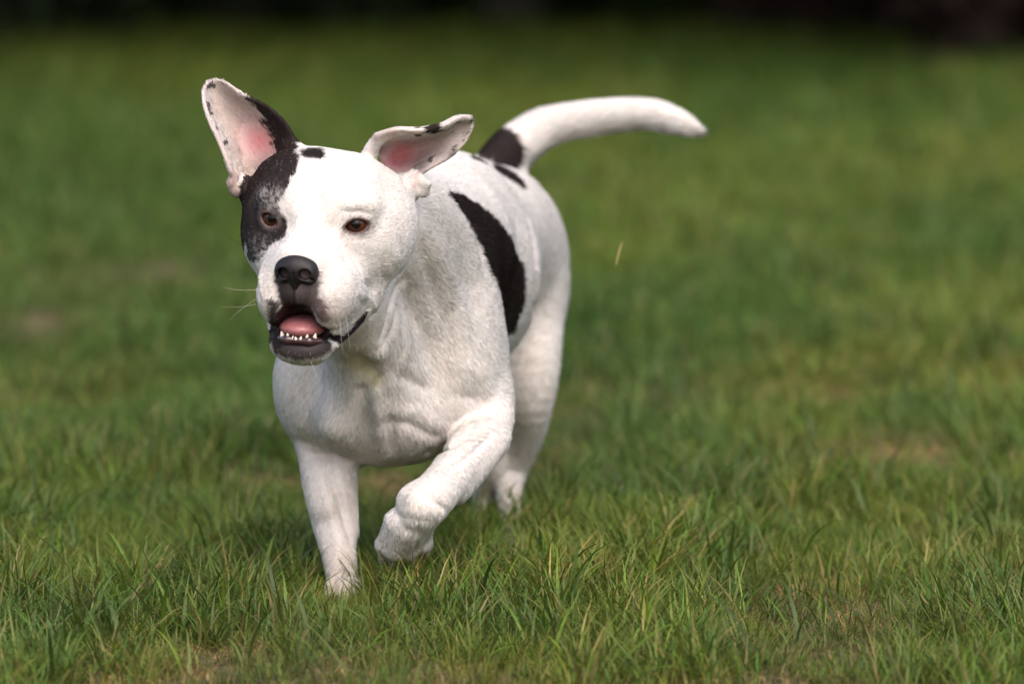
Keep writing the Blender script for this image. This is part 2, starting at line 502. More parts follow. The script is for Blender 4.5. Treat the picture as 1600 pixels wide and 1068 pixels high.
BODY_STROKES = [
    ([(524, 559), (562, 617), (574, 667), (560, 717)], 15, -5.5), ([(583, 600), (591, 676), (606, 722)], 9, 3.0), ([(616, 655), (614, 709)], 8, -3.5),
    ([(602, 663), (641, 663), (683, 684), (695, 697)], 10, -2.0), ([(610, 645), (645, 645), (690, 668)], 12, 1.2), ([(672, 712), (695, 697), (720, 680), (766, 680)], 7, -6),
    ([(484, 706), (516, 716), (557, 724)], 7, -4.5), ([(512, 712), (524, 717)], 5, -3), ([(505, 655), (530, 690)], 22, 3.5), ([(470, 640), (478, 690)], 16, 2),
    ([(515, 738), (538, 792), (553, 850)], 8, -3.2), ([(497, 745), (517, 800), (535, 865)], 8, 1.8),
    ([(634, 440), (613, 489), (600, 530)], 8, -4), ([(622, 480), (612, 530), (592, 582)], 9, -2.2), ([(632, 480), (640, 540), (620, 600)], 12, 1.6),
    ([(655, 380), (680, 450), (706, 520)], 15, -3.2), ([(690, 380), (722, 470), (730, 540)], 20, 2.5),
    ([(556, 560), (576, 578), (590, 592)], 14, -9), ([(594, 545), (600, 556)], 15, 5), ([(617, 582), (650, 600), (680, 610)], 12, -2.5),
    ([(690, 560), (760, 590), (790, 630)], 16, 2.0), ([(700, 610), (750, 625), (782, 655)], 12, -2.2),
    ([(700, 735), (745, 700), (775, 675)], 6, -2.2), ([(690, 715), (730, 690)], 7, 1.8), ([(650, 768), (690, 790), (704, 800)], 7, -1.8),
    ([(612, 795), (640, 812), (672, 815)], 7, -.9), ([(632, 775), (650, 768)], 8, 2),
    ([(712, 300), (745, 345), (760, 420)], 10, -2.0), ([(805, 300), (829, 340), (842, 420), (840, 477), (822, 530), (800, 575)], 13, -3.0),
    ([(522, 896), (521, 930)], 3, -2.2), ([(537, 896), (538, 932)], 3, -2.2), ([(551, 898), (553, 930)], 3, -2.0), ([(614, 826), (609, 885)], 3.5, -3.0), ([(632, 828), (629, 885)], 3.5, -3.0), ([(652, 826), (651, 875)], 3.5, -3.0)]
HEAD_STROKES = [
    ([(500, 280), (496, 305), (492, 335)], 8, -1.4), ([(470, 300), (480, 320)], 8, .8), ([(520, 290), (535, 318), (560, 326)], 8, .9), ([(536, 334), (560, 330), (582, 338)], 3.5, -1.8),
    ([(540, 368), (555, 398), (573, 439), (586, 455)], 6, -1.8), ([(520, 380), (540, 410), (556, 445)], 10, 1.2), ([(590, 400), (605, 440), (600, 470)], 7, -1.6), ([(600, 370), (622, 410), (618, 450)], 9, 1.4),
    ([(392, 420), (400, 445), (404, 470)], 4, -1.5), ([(412, 400), (404, 430), (410, 470)], 5, 1.2),
    ([(562, 460), (580, 462), (586, 480), (580, 504), (558, 532)], 5, 1.8), ([(566, 474), (574, 482)], 4, -1.0),
    ([(500, 521), (517, 528), (537, 527), (554, 517), (567, 503), (576, 489)], 4.6, -6.5), ([(505, 510), (530, 512), (550, 500), (563, 484)], 5, 1.6),
    ([(405, 285), (385, 240), (362, 180)], 7, -1.3), ([(432, 230), (402, 185), (365, 148)], 6, .9), ([(622, 240), (660, 228), (712, 214)], 5, -1.6), ([(640, 262), (672, 246), (705, 232)], 5, 1.2), ([(612, 226), (640, 216), (690, 208)], 4, -1.4),
    ([(463, 448), (463, 480)], 2.5, -2.0), ([(438, 398), (463, 388), (492, 398)], 4, .8), ([(440, 383), (463, 378), (490, 385)], 4, -.8)]
for st in BODY_STROKES: stroke(st[0], st[1], st[2] * 1.45)
for st in HEAD_STROKES: stroke(st[0], st[1], st[2] * 1.3)
V = smooth_mesh(V, F, 1, .5)
N = normals(V, F); VP = to_px(V)
print("body verts", len(V), V.min(0), V.max(0))

# ------------------------------------------------------------------ coat pattern
def patchline(K):
    return [(hit(a, b_), M(r, 6.0 if a > 600 else 5.75)) for a, b_, r in K]
def pl_d(L, X):
    d = np.full(len(X), 9.)
    an_ = np.array([1, .22, 1])
    for (a, ra_), (b_, rb_) in zip(L[:-1], L[1:]): d = np.minimum(d, ev(cone(a * an_, b_ * an_ + 1e-6, ra_, rb_), X * an_))
    return d
SIDE = patchline([(706, 300, 5), (724, 312, 13), (746, 330, 18), (770, 362, 25), (788, 400, 32), (800, 437, 32), (801, 480, 26), (798, 515, 14)])
STRIPE = patchline([(738, 241, 5), (758, 248, 8), (778, 258, 10), (800, 270, 10), (819, 286, 7)])
TAILB = patchline([(742, 226, 18), (764, 222, 30), (782, 224, 32), (793, 236, 30)])
FACE0 = patchline([(446, 240, 14), (425, 252, 22), (408, 275, 20), (396, 300, 16)])
FACE = patchline([(452, 246, 14), (435, 258, 26), (428, 262, 28), (415, 290, 30), (404, 320, 32), (412, 345, 32), (400, 372, 24), (392, 395, 13)])
FACE2 = patchline([(420, 340, 26), (430, 352, 20)])
LIPP = patchline([(500, 521, 6), (517, 528, 6), (537, 527, 6.5), (554, 517, 6.5), (567, 503, 6), (576, 490, 3)])
MUZ = patchline([(462, 425, 33), (461, 448, 33), (461, 468, 31)])
MUZ2 = patchline([(434, 478, 10), (424, 500, 8), (420, 518, 7), (430, 530, 9)])
MUZ3 = patchline([(492, 478, 9), (500, 500, 6)])
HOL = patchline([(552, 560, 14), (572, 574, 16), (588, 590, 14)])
TEAR = patchline([(537, 362, 2), (536, 372, 2)])
FLECK = patchline([(596, 440, 2), (600, 450, 2), (598, 463, 2)])
CROWN = patchline([(476, 235, 8), (500, 237, 8)])
def chain(pts, X, rad_jit=0):
    d = np.full(len(X), 9.0)
    for a, b in zip(pts[:-1], pts[1:]):
        d = np.minimum(d, ev(pcone(a[:3], b[:3], a[3], b[3]), X))
    return d
WHITE = np.array([.77, .735, .705]); BLACK = np.array([.013, .009, .009]); PINK = np.array([.62, .30, .29]); LIP = np.array([.010, .006, .007])
GREY = np.array([.25, .19, .19])
def head_xyz(X): return (X - HO) @ HB.T * 100
def paint(X, Nn):
    n = len(X)
    nz = fbm(X * 90, 3, 3) - .5; nz2 = fbm(X * 420, 9, 2) - .5
    jit = nz * .010 + nz2 * .005
    C = np.tile(WHITE, (n, 1)); 
    warm = fbm(X * 14, 5, 2)
    C = C * (1 - .05 * warm[:, None]) * (1 + np.array([0.01, 0, -.02]) * warm[:, None])
    fur = np.ones(n); earf = np.zeros(n, bool)
    def mixc(m, c):
        nonlocal C
        C = C * (1 - m[:, None]) + np.asarray(c) * m[:, None]
    # black body patches (solid volumes the surface passes through)
    d = np.full(n, 9.)
    d = np.minimum(pl_d(SIDE, X), pl_d(STRIPE, X))
    d = np.minimum(d, np.where(X[:, 1] > 6.3, pl_d(TAILB, X), 9))
    mixc(sstep(.0015, -.0015, d + jit * .5 + (fbm(X * 900, 19, 1) - .5) * .003), BLACK)
    # head
    h = head_xyz(X)
    s, f, u = h.T
    inhead = (X[:, 1] < 5.86) & (X[:, 2] > .2)
    dd = np.minimum(np.minimum(pl_d(FACE, X), pl_d(FACE0, X)), pl_d(FACE2, X))
    dd = np.minimum(dd, ev(ell(H(-9.2, -4.5, .5), np.array([3.4, 4.5, 5.5]) * .01, 0, HB), X))
    dd = np.minimum(dd, ev(ell(H(-6.4, -5.5, 4.6), np.array([3.9, 5.5, 3.4]) * .01, 0, HB), X))
    m = sstep(.002, -.002, dd + jit * .9)
    m = np.maximum(m, sstep(.002, -.002, pl_d(CROWN, X) + jit * .6))
    m = m * inhead
    # white hairs through the black at the brow and cheek
    br = np.exp(-(((s + 4.2) / 1.8) ** 2 + ((u - 1.9) / 1.2) ** 2)) * .7 + np.exp(-(((s + 5.2) / 1.6) ** 2 + ((u + 3.4) / 1.5) ** 2)) * .4
    m = m * (1 - np.clip(br * (nz2 * 3 + .4), 0, .38) * (f > -3))
    mixc(m, BLACK)
    # muzzle: dark skin around and under the nose
    mz = np.minimum(np.minimum(pl_d(MUZ, X), pl_d(MUZ2, X)), pl_d(MUZ3, X))
    mz = np.where((f > 2.5) & inhead & (u < -3.2 - .25 * np.abs(s)), mz, 9)
    mixc(sstep(.0035, -.0025, mz + jit * .9) * .97, [.024, .015, .017])
    mixc(sstep(.012, .0, mz + jit) * .16 * (s > 0), GREY)
    mixc(np.exp(-(((s - 3.6) / 1.3) ** 2 + ((u + 8) / 1.5) ** 2)) * .35 * (f > 1), [.62, .42, .40])
    mixc((np.exp(-(((np.abs(s) - 3.4) / 1.2) ** 2 + ((u + 7) / 1.6) ** 2)) * (nz2 > .16) * (f > 2)) * .5, [.25, .18, .18])
    mixc(np.exp(-(s / .13) ** 2) * (u < -5.0) * (u > -8.2) * (f > 4) * .9, [.012, .008, .009])
    fur *= 1 - (np.sqrt(s ** 2 + ((u + 4) * 1.1) ** 2) < 2.0) * (f > 3.5)
    # tear mark and flecks on the cheek
    mixc(sstep(.0016, .0, pl_d(TEAR, X) + jit * .2) * .35, [.45, .22, .2])
    mixc(sstep(.012, .0, pl_d(FLECK, X)) * (nz2 > .2) * .6, [.16, .1, .1])
    # lips
    Xm = HO + (h * np.array([-1, 1, 1])) @ HB * .01
    dl = np.where(inhead, np.minimum(pl_d(LIPP, X), np.where(f > -2, pl_d(LIPP, Xm), 9)), 9)
    ll = sstep(.0010, -.0010, dl + nz2 * .001); mixc(ll, LIP); fur *= 1 - (ll > .4)
    dm = ev(ell(H(.1, 3.8, -10.0), np.array([2.9, 3.9, 1.75]) * .01, 0, HB), X)
    dm = np.minimum(dm, ev(ell(H(0, 5.6, -8.9), np.array([2.1, 2.8, 1.9]) * .01, 0, HB), X))
    ml = sstep(.001, -.001, dm); mixc(ml, [.03, .014, .016]); fur *= 1 - (ml > .3)
    dj = ev(ell(H(.2, 4.2, -11.5), np.array([3.3, 2.1, 1.55]) * .01, 0, HB), X)
    mixc(sstep(.002, -.002, dj + jit * .3) * .97, [.011, .007, .008])
    fur *= 1 - (dj < -.001)*(Nn @ hu > .3)
    # eye rims
    for sg, c, E0, EB in EYES:
        q = (X - c) @ EB.T
        Rr = (.0122 ** 2 + .0062 ** 2) / (2 * .0062); off = Rr - .0062
        da = np.maximum(np.hypot(q[:, 0], q[:, 2] - off) - Rr, np.hypot(q[:, 0], q[:, 2] + off) - Rr)
        near = (q[:, 1] > 0) & (q[:, 1] < .03)
        mixc(near * sstep(.0042, .0020, da + nz2 * .0012), [.05, .03, .03])
        mixc(near * sstep(.008, .002, da + nz * .004) * .35, [.25, .18, .17])
        fur *= 1 - near * (da < .0022)
    # ears
    for sg, E in ((-1, EAR_R), (1, EAR_L)):
        bb = (np.abs(X - E.c) < E.R + .01).all(1) & (X[:, 1] < 5.84)
        idx = np.nonzero(bb)[0]
        if not len(idx): continue
        Y = X[idx]
        ctrl = earR_ctrl if sg < 0 else earL_ctrl
        g = bspline_grid(ctrl, 40, 20)
        gu, gv = np.meshgrid(np.linspace(0, 1, 40), np.linspace(0, 1, 20), indexing='ij')
        G = g.reshape(-1, 3); best = np.full(len(Y), 9.); bu_ = np.zeros(len(Y)); bv_ = np.zeros(len(Y))
        for c0 in range(0, len(G), 100):
            D = ((Y[:, None] - G[None, c0:c0 + 100]) ** 2).sum(-1); k = D.argmin(1); dv = D[np.arange(len(Y)), k]
            w = dv < best; best[w] = dv[w]; bu_[w] = gu.ravel()[c0 + k[w]]; bv_[w] = gv.ravel()[c0 + k[w]]
        on = (np.sqrt(best) < .0065)
        inner = (Nn[idx][:, 1] < .15)
        y1 = nz[idx]; y2 = nz2[idx]
        edge = np.minimum(bv_, 1 - bv_) ; edge = np.minimum(edge, (1 - bu_) * .8)
        c = C[idx]; mm = np.zeros(len(Y))
        base = np.tile(WHITE * np.array([.93, .86, .85]), (len(Y), 1))
        if sg < 0:
            pk = np.exp(-(((bu_ - .33) / .17) ** 2 + ((bv_ - .62) / .26) ** 2))
            gr = np.exp(-(((bu_ - .62) / .17) ** 2 + ((bv_ - .72) / .2) ** 2))
            dk = np.exp(-(((bu_ - .12) / .09) ** 2 + ((bv_ - .52) / .17) ** 2))
            blk = sstep(.03, -.03, (.80 - bv_) + np.maximum(bu_ - .45, 0) * .55 + y1 * .12 + y2 * .08 - .06*(bu_<.3))
        else:
            pk = np.exp(-(((bu_ - .14) / .2) ** 2 + ((bv_ - .55) / .3) ** 2)) * 1.2
            gr = np.exp(-(((bu_ - .55) / .3) ** 2 + ((bv_ - .3) / .25) ** 2)) * .6
            dk = np.exp(-(((bu_ - .3) / .12) ** 2 + ((bv_ - .95) / .12) ** 2)) * .9 + np.exp(-(((bu_ - .68) / .1) ** 2 + ((bv_ - 1) / .1) ** 2)) * 1.1
            blk = sstep(.3, .6, np.exp(-(((bu_ - .52) / .08) ** 2 + ((bv_ - .0) / .08) ** 2)) + y1 * .5)
        pk = np.clip(pk, 0, 1)[:, None]; gr = gr[:, None] * .35; dk = np.clip(dk * .75 + y2 * .2 * (dk > .2), 0, 1)[:, None]
        base = base * (1 - pk) + np.array([.66, .27, .28]) * pk
        base = base * (1 - gr) + np.array([.30, .23, .2]) * gr
        base = base * (1 - dk) + np.array([.10, .07, .07]) * dk
        t = bu_ * 26 if sg < 0 else bu_ * 22
        al = np.where(bu_ > .93, bv_ * 11, t)
        speck = sstep(.60, .68, vnoise(np.stack([al * 1.3, edge * 14, np.where(bv_ > .5, 7.3, 1.1)], 1), 41)) * (edge < .13) * (edge > .012) * ((bu_ > .35))
        base = base * (1 - speck[:, None] * .85) + BLACK * speck[:, None] * .85
        w = (on & inner)[:, None]
        c = np.where(w, base, c)
        outer = on & ~inner
        if sg < 0: c = np.where((outer & (bu_ < .75))[:, None], BLACK, np.where((outer)[:, None], WHITE, c))
        bl = (blk * on)[:, None]; c = c * (1 - bl) + BLACK * bl
        C[idx] = c; earf[idx] = on
        fur[idx] = np.where(on & inner & (pk[:, 0] > .35), .15, fur[idx])
        fur[idx] = np.where(on, np.minimum(fur[idx], .8), fur[idx])
    pk_ = chain([(366, 300, 5.745, 10), (356, 286, 5.74, 10), (364, 274, 5.74, 8)], X)
    mixc(sstep(.001, -.001, pk_), [.60, .47, .44])
    # throat, yellowish under the jaw; claws stained paws; lifted paw shaded by colour
    dt = np.sqrt(((s - 2.4) / 2.6) ** 2 + ((f + 1) / 4) ** 2 + ((u + 14) / 2.2) ** 2)
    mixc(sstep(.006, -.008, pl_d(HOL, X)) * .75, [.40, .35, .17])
    mixc(sstep(.07, .01, X[:, 2] + nz * .05) * .35, [.42, .33, .24])
    pw = chain([(612, 840, 5.81, 26), (620, 870, 5.83, 26), (650, 862, 5.83, 22)], X)
    mixc(sstep(.012, -.012, pw + nz * .02) * .38, [.46, .37, .29])      # shading of the lifted paw's underside put into its colour
    return np.clip(C, 0, 1), fur, earf
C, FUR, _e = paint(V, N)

# body skin material
mb, nt, b, out = newmat("dog_skin")
at = nt.nodes.new("ShaderNodeAttribute"); at.attribute_name = "Col"
tc = nt.nodes.new("ShaderNodeTexCoord"); no = nt.nodes.new("ShaderNodeTexNoise"); no.inputs['Scale'].default_value = 260; no.inputs['Detail'].default_value = 3
bp = nt.nodes.new("ShaderNodeBump"); bp.inputs['Strength'].default_value = .35; bp.inputs['Distance'].default_value = .001
nt.links.new(tc.outputs['Object'], no.inputs['Vector']); nt.links.new(no.outputs[0], bp.inputs['Height']); nt.links.new(bp.outputs[0], b.inputs['Normal'])
nt.links.new(at.outputs['Color'], b.inputs['Base Color'])
b.inputs['Roughness'].default_value = .45
b.inputs['Specular IOR Level'].default_value = .10

ROOT = P(600, 900, 6.1); ROOT[2] = 0
dog = bpy.data.objects.new("dog", None); col.objects.link(dog); dog.location = Vector(ROOT); dog.empty_display_size = .2
tag(dog, "white dog with black patches over eye and side, running through grass with mouth open", "dog")
lum = C.mean(1)[:, None]
SK = np.where((lum > .5) & (FUR[:, None] > .75), C * np.array([.84, .77, .75]), C)      # pinkish skin under the white hairs, darkened as occlusion at their roots
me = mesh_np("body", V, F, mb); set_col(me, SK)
body = link("body", me, dog)

# ------------------------------------------------------------------ coat hairs
def flow(X):
    h = head_xyz(X)
    body_dir = np.array([.25, .95, -.35])
    D = np.tile(body_dir, (len(X), 1))
    leg = sstep(.20, .12, X[:, 2])[:, None]
    D = D * (1 - leg) + np.array([.05, .25, -1.0]) * leg
    frontn = (sstep(6.0, 5.9, X[:, 1]) * sstep(.32, .28, X[:, 2]))[:, None] * (1 - leg)
    D = D * (1 - frontn) + (np.array([.15, .2, -1.]) + np.stack([(X[:, 0] - P(590, 600, 5.9)[0]) * 6, 0 * X[:, 0], 0 * X[:, 0]], 1)) * frontn
    tailm = (X[:, 2] > .40) & (X[:, 1] > 6.45) & (X[:, 0] > P(800, 200, 6.55)[0])
    D[tailm] = [1, 0, .1]
    hm = ((X[:, 1] < 5.83) & (X[:, 2] > .27))
    nose = np.array([0, 7.5, -4.])
    v = h - nose; v /= np.linalg.norm(v, axis=1)[:, None] + 1e-9
    vw = v @ HB
    D[hm] = vw[hm]
    for E, ctrl in ((EAR_R, earR_ctrl), (EAR_L, earL_ctrl)):
        bb = (np.abs(X - E.c) < E.R * .9).all(1) & (X[:, 1] < 5.84) & (X[:, 2] > H(0, 0, 6)[2])
        tip = ctrl[-1][1] - ctrl[0][1]
        D[bb] = tip / np.linalg.norm(tip)
    sw = np.stack([fbm(X * 22, 21, 2) - .5, fbm(X * 22, 22, 2) - .5, fbm(X * 22, 23, 2) - .5], 1)
    return D + sw * .9
def make_fur(n):
    a = V[F[:, 0]]; bq = V[F[:, 1]]; c = V[F[:, 2]]; d = V[F[:, 3]]
    area = np.linalg.norm(np.cross(c - a, d - bq), axis=1)
    w = area * FUR[F].mean(1)
    w *= np.where(a[:, 1] < 5.83, 1.8, 1.0)
    w[a[:, 2] < .02] = 0
    cum = np.cumsum(w); t = rng.random(n) * cum[-1]
    fi = np.searchsorted(cum, t)
    u, v = rng.random(n)[:, None], rng.random(n)[:, None]
    def bl(A): return (A[F[fi, 0]] * (1 - u) + A[F[fi, 1]] * u) * (1 - v) + (A[F[fi, 3]] * (1 - u) + A[F[fi, 2]] * u) * v
    X = bl(V); Nn = bl(N); Nn /= np.linalg.norm(Nn, axis=1)[:, None] + 1e-9
    fl = flow(X) + rng.normal(0, .16, (n, 3))
    T = fl - (fl * Nn).sum(1)[:, None] * Nn; T /= np.linalg.norm(T, axis=1)[:, None] + 1e-9
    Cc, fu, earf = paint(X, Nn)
    head = (X[:, 1] < 5.83) & (X[:, 2] > .27)
    h = head_xyz(X)
    L = np.where(head, .0036, .0074)
    L = np.where(~head & (X[:, 1] < 6.12) & (X[:, 2] < .165), .0046, L)
    L = np.where(X[:, 2] < .06, .0036, L)
    L = np.where(head & (h[:, 1] > 1), .0036, L)
    L = np.where(head & (h[:, 2] > 6.8), .0040, L)
    L = np.where((X[:, 2] > .40) & (X[:, 1] > 6.45) & (X[:, 0] > P(815, 200, 6.5)[0]), .012, L)
    L = np.where(earf, .0030, L)
    clump = .7 + .6 * fbm(X * 130, 33, 2)
    L = L * clump * rng.uniform(.6, 1.25, n)
    lift = rng.normal(.15, .05, n) + (fbm(X * 60, 35, 2) - .5) * .2
    lift = np.clip(lift, .05, .9)[:, None]
    pts = np.empty((n, 4, 3), np.float32)
    for k, tt in enumerate((-.06, .33, .68, 1.0)):
        bend = lift * (tt if tt < 0 else tt - .45 * tt * tt)
        pts[:, k] = X + L[:, None] * (T * tt + Nn * bend)
    Bn = np.cross(Nn, T)
    hn = Nn + T * (rng.normal(0, .16, n) + (fbm(X * 170, 37, 2) - .5) * .24)[:, None] + Bn * (rng.normal(0, .22, n) + (fbm(X * 150, 38, 2) - .5) * .34)[:, None]
    hn /= np.linalg.norm(hn, axis=1)[:, None]
    br = (rng.normal(1, .07, n) * (.95 + .1 * fbm(X * 150, 36, 2)))[:, None]
    Cc = np.clip(Cc * br, 0, .86)
    # stray white hairs in the black coat
    st = (Cc.mean(1) < .1) & (rng.random(n) < .02)
    Cc[st & head] = [.16, .14, .14]
    return pts, hn.astype(np.float32), Cc.astype(np.float32)
pts, HN, HC = make_fur(FUR_N)
hc = bpy.data.hair_curves.new("coat")
hc.add_curves([4] * len(pts))
hc.attributes['position'].data.foreach_set('vector', pts.ravel())
ra = hc.attributes.new('radius', 'FLOAT', 'POINT')
ra.data.foreach_set('value', np.tile(np.array([.00027, .00026, .0002, .00004], np.float32), len(pts)))
a = hc.attributes.new('hcol', 'FLOAT_COLOR', 'CURVE'); a.data.foreach_set('color', np.concatenate([HC, np.ones((len(HC), 1), np.float32)], 1).ravel())
a = hc.attributes.new('hnor', 'FLOAT_VECTOR', 'CURVE'); a.data.foreach_set('vector', HN.ravel())
mf, nt, b, out = newmat("dog_hair")
at = nt.nodes.new("ShaderNodeAttribute"); at.attribute_name = "hcol"
an = nt.nodes.new("ShaderNodeAttribute"); an.attribute_name = "hnor"
df = nt.nodes.new("ShaderNodeBsdfDiffuse"); gl = nt.nodes.new("ShaderNodeBsdfHair"); gl.component = 'Reflection'
gl.inputs['RoughnessU'].default_value = .35; gl.inputs['RoughnessV'].default_value = .6; gl.inputs['Color'].default_value = (.5, .40, .37, 1)
mx = nt.nodes.new("ShaderNodeMixShader"); mx.inputs[0].default_value = .05
nt.links.new(at.outputs['Color'], df.inputs['Color']); nt.links.new(an.outputs['Vector'], df.inputs['Normal'])
nt.links.new(df.outputs[0], mx.inputs[1]); nt.links.new(gl.outputs[0], mx.inputs[2]); nt.links.new(mx.outputs[0], out.inputs[0])
nt.nodes.remove(b)
hc.materials.append(mf)
coat = link("coat", hc, dog); tag(coat, kind='stuff')

# ------------------------------------------------------------------ eyes
for sg, c, E0, EB in EYES:
    r = .0131; nu_, nv_ = 48, 32
    th = np.linspace(0, math.pi, nv_)
    Vv = []
    vc = np.array([0, 0, CAM_H]) - c; gaze = vc / np.linalg.norm(vc) * .7 + E0[1] * .15 + hf * .15; gaze = gaze - hs * (.22 if sg < 0 else .0); gaze = gaze / np.linalg.norm(gaze)
    ax = np.cross(gaze, [0, 0, 1]); ax /= np.linalg.norm(ax); ay = np.cross(ax, gaze)
    cs = []
    for t in th:
        for k in range(nu_):
            ph = 2 * math.pi * k / nu_
            x = math.sin(t); 
            rr = r * (1 + .07 * max(0, math.cos(t) - .78) / .22)
            Vv.append(c + rr * (gaze * math.cos(t) + (ax * math.cos(ph) + ay * math.sin(ph)) * x))
            cs.append(t)
    Fq = [[i * nu_ + k, i * nu_ + (k + 1) % nu_, (i + 1) * nu_ + (k + 1) % nu_, (i + 1) * nu_ + k] for i in range(nv_ - 1) for k in range(nu_)]
    Vv = np.array(Vv); cs = np.array(cs)
    m, nt, b, out = newmat("eye_%s" % ("left" if sg > 0 else "right"))
    at = nt.nodes.new("ShaderNodeAttribute"); at.attribute_name = "ang"
    rp = nt.nodes.new("ShaderNodeValToRGB"); el = rp.color_ramp.elements
    el[0].position = 0; el[0].color = (.004, .003, .003, 1); el[1].position = 1; el[1].color = (.45, .34, .32, 1)
    for p_, c_ in ((.10, (.004, .003, .003)), (.125, (.05, .016, .008)), (.18, (.095, .032, .012)), (.25, (.055, .018, .008)), (.275, (.012, .006, .005)), (.30, (.25, .17, .16))):
        e = el.new(p_); e.color = (*c_, 1)
    nt.links.new(at.outputs['Fac'], rp.inputs[0]); nt.links.new(rp.outputs[0], b.inputs['Base Color'])
    b.inputs['Roughness'].default_value = .5; b.inputs['Specular IOR Level'].default_value = 0; b.inputs['Coat Weight'].default_value = .8; b.inputs['Coat Roughness'].default_value = .02; b.inputs['Coat IOR'].default_value = 1.45
    me = mesh_np("eye", Vv, Fq, m)
    a = me.attributes.new('ang', 'FLOAT', 'POINT'); a.data.foreach_set('value', (cs / math.pi).astype(np.float32))
    link("eye", me, dog)

# ------------------------------------------------------------------ nose
no_ = [('+', hell((0, 5.5, -3.65), (2.0, 1.5, 1.45), .006)), ('+', hell((1.25, 5.7, -4.0), (1.0, 1.15, 1.2), .004)), ('+', hell((-1.25, 5.7, -4.0), (1.0, 1.15, 1.2), .004)),
       ('+', hcone((0, 6.2, -4.2), (0, 5.9, -5.6), .6, .5, .005)),
       ('-', hell((1.12, 7.0, -4.0), (.60, 1.9, .54), .002)), ('-', hell((-1.12, 7.0, -4.0), (.60, 1.9, .54), .002)),
       ('-', hcone((1.25, 6.9, -4.3), (2.2, 6.1, -4.75), .26, .16, .001)), ('-', hcone((-1.25, 6.9, -4.3), (-2.2, 6.1, -4.75), .26, .16, .001)),
       ('-', hcone((0, 7.02, -3.9), (0, 6.6, -6.4), .10, .14, .002))]
nV, nF = polygonise(no_, HO - .12, HO + .12, .0008)
nV = smooth_mesh(nV, nF, 1)
mn, nt, b, out = newmat("nose_leather")
b.inputs['Base Color'].default_value = (.008, .005, .006, 1); b.inputs['Roughness'].default_value = .5; b.inputs['Specular IOR Level'].default_value = .4
tc = nt.nodes.new("ShaderNodeTexCoord"); vo = nt.nodes.new("ShaderNodeTexVoronoi"); vo.inputs['Scale'].default_value = 900
bp = nt.nodes.new("ShaderNodeBump"); bp.inputs['Strength'].default_value = .5; bp.inputs['Distance'].default_value = .0005
nt.links.new(tc.outputs['Object'], vo.inputs['Vector']); nt.links.new(vo.outputs['Distance'], bp.inputs['Height']); nt.links.new(bp.outputs[0], b.inputs['Normal'])
link("nose", mesh_np("nose", nV, nF, mn), dog)

# ------------------------------------------------------------------ tongue, gum, teeth
mt = simple("tongue", (.36, .13, .14), .35, (300, .5, .0006), .5, sss=.2)
tg = [('+', hell((-.1, 2.2, -10.1), (2.45, 3.0, 1.1), .004)), ('-', hcone((0.05, 6, -8.85), (0, 0, -8.6), .30, .30, .003))]
tV, tF = polygonise(tg, HO - .16, HO + .12, .0012)
link("tongue", mesh_np("tongue", tV, tF, mt), dog)
mg = simple("gum", (.045, .018, .020), .25, (400, .4, .0005), .6, coat=.4)
gm = [('+', hcone((-1.9, 4.1, -11.15), (-1.1, 4.75, -11.1), .42, .42, .004)), ('+', hcone((-1.1, 4.75, -11.1), (1.2, 4.75, -11.1), .42, .42, .004)), ('+', hcone((1.2, 4.75, -11.1), (2.0, 4.1, -11.15), .42, .42, .004))]
gV, gF = polygonise(gm, HO - .16, HO + .12, .0012)
link("gum", mesh_np("gum", gV, gF, mg), dog)
mto = simple("tooth_enamel", (.72, .66, .54), .25, None, .5)
def tooth(a, b_, r1):
    a = H(*a); b_ = H(*b_); ax = b_ - a; L = np.linalg.norm(ax); ax /= L
    s_ = np.cross(ax, hf); s_ /= np.linalg.norm(s_); t_ = np.cross(ax, s_)
    Vv = []; rings = 6; k_ = 8
    for i in range(rings):
        t = i / (rings - 1); r = r1 * .013 * max(0, 1 - t) ** .62 + .0001
        for k in range(k_):
            ph = 2 * math.pi * k / k_; Vv.append(a + ax * L * t + r * (s_ * math.cos(ph) + t_ * math.sin(ph)))
    Fq = [[i * k_ + k, i * k_ + (k + 1) % k_, (i + 1) * k_ + (k + 1) % k_, (i + 1) * k_ + k] for i in range(rings - 1) for k in range(k_)]
    link("tooth", mesh_np("tooth", Vv, Fq, mto), dog)
for s_, hgt, r in ((-1.68, .50, .21), (-.98, .46, .18), (-.5, .26, .14), (-.12, .22, .13), (.36, .28, .14), (.92, .50, .19), (1.6, .58, .22)):
    ff = 5.0 - .22 * s_ * s_
    tooth((s_, ff, -10.95), (s_ * 1.06 + .08 * math.sin(s_ * 9), ff + .12 * math.cos(s_ * 7), -10.9 + hgt * 1.15), r)

# ------------------------------------------------------------------ whiskers, claws
mw = simple("whisker", (.55, .5, .42), .4)
mwd = simple("dark_whisker", (.03, .025, .02), .4)
def tube(name, pts_, r0, mat, parent, k_=5):
    Vv = []; n = len(pts_)
    for i, p in enumerate(pts_):
        d = pts_[min(i + 1, n - 1)] - pts_[max(i - 1, 0)]; d /= np.linalg.norm(d)
        s_ = np.cross(d, [0.3, .2, .9]); s_ /= np.linalg.norm(s_); t_ = np.cross(d, s_)
        r = r0 * (1 - .8 * i / (n - 1))
        for k in range(k_):
            ph = 2 * math.pi * k / k_; Vv.append(p + r * (s_ * math.cos(ph) + t_ * math.sin(ph)))
    Fq = [[i * k_ + k, i * k_ + (k + 1) % k_, (i + 1) * k_ + (k + 1) % k_, (i + 1) * k_ + k] for i in range(n - 1) for k in range(k_)]
    return link(name, mesh_np(name, Vv, Fq, mat), parent)
def bez(a, b_, c, n=9):
    return [a * (1 - t) ** 2 + 2 * b_ * t * (1 - t) + c * t * t for t in np.linspace(0, 1, n)]
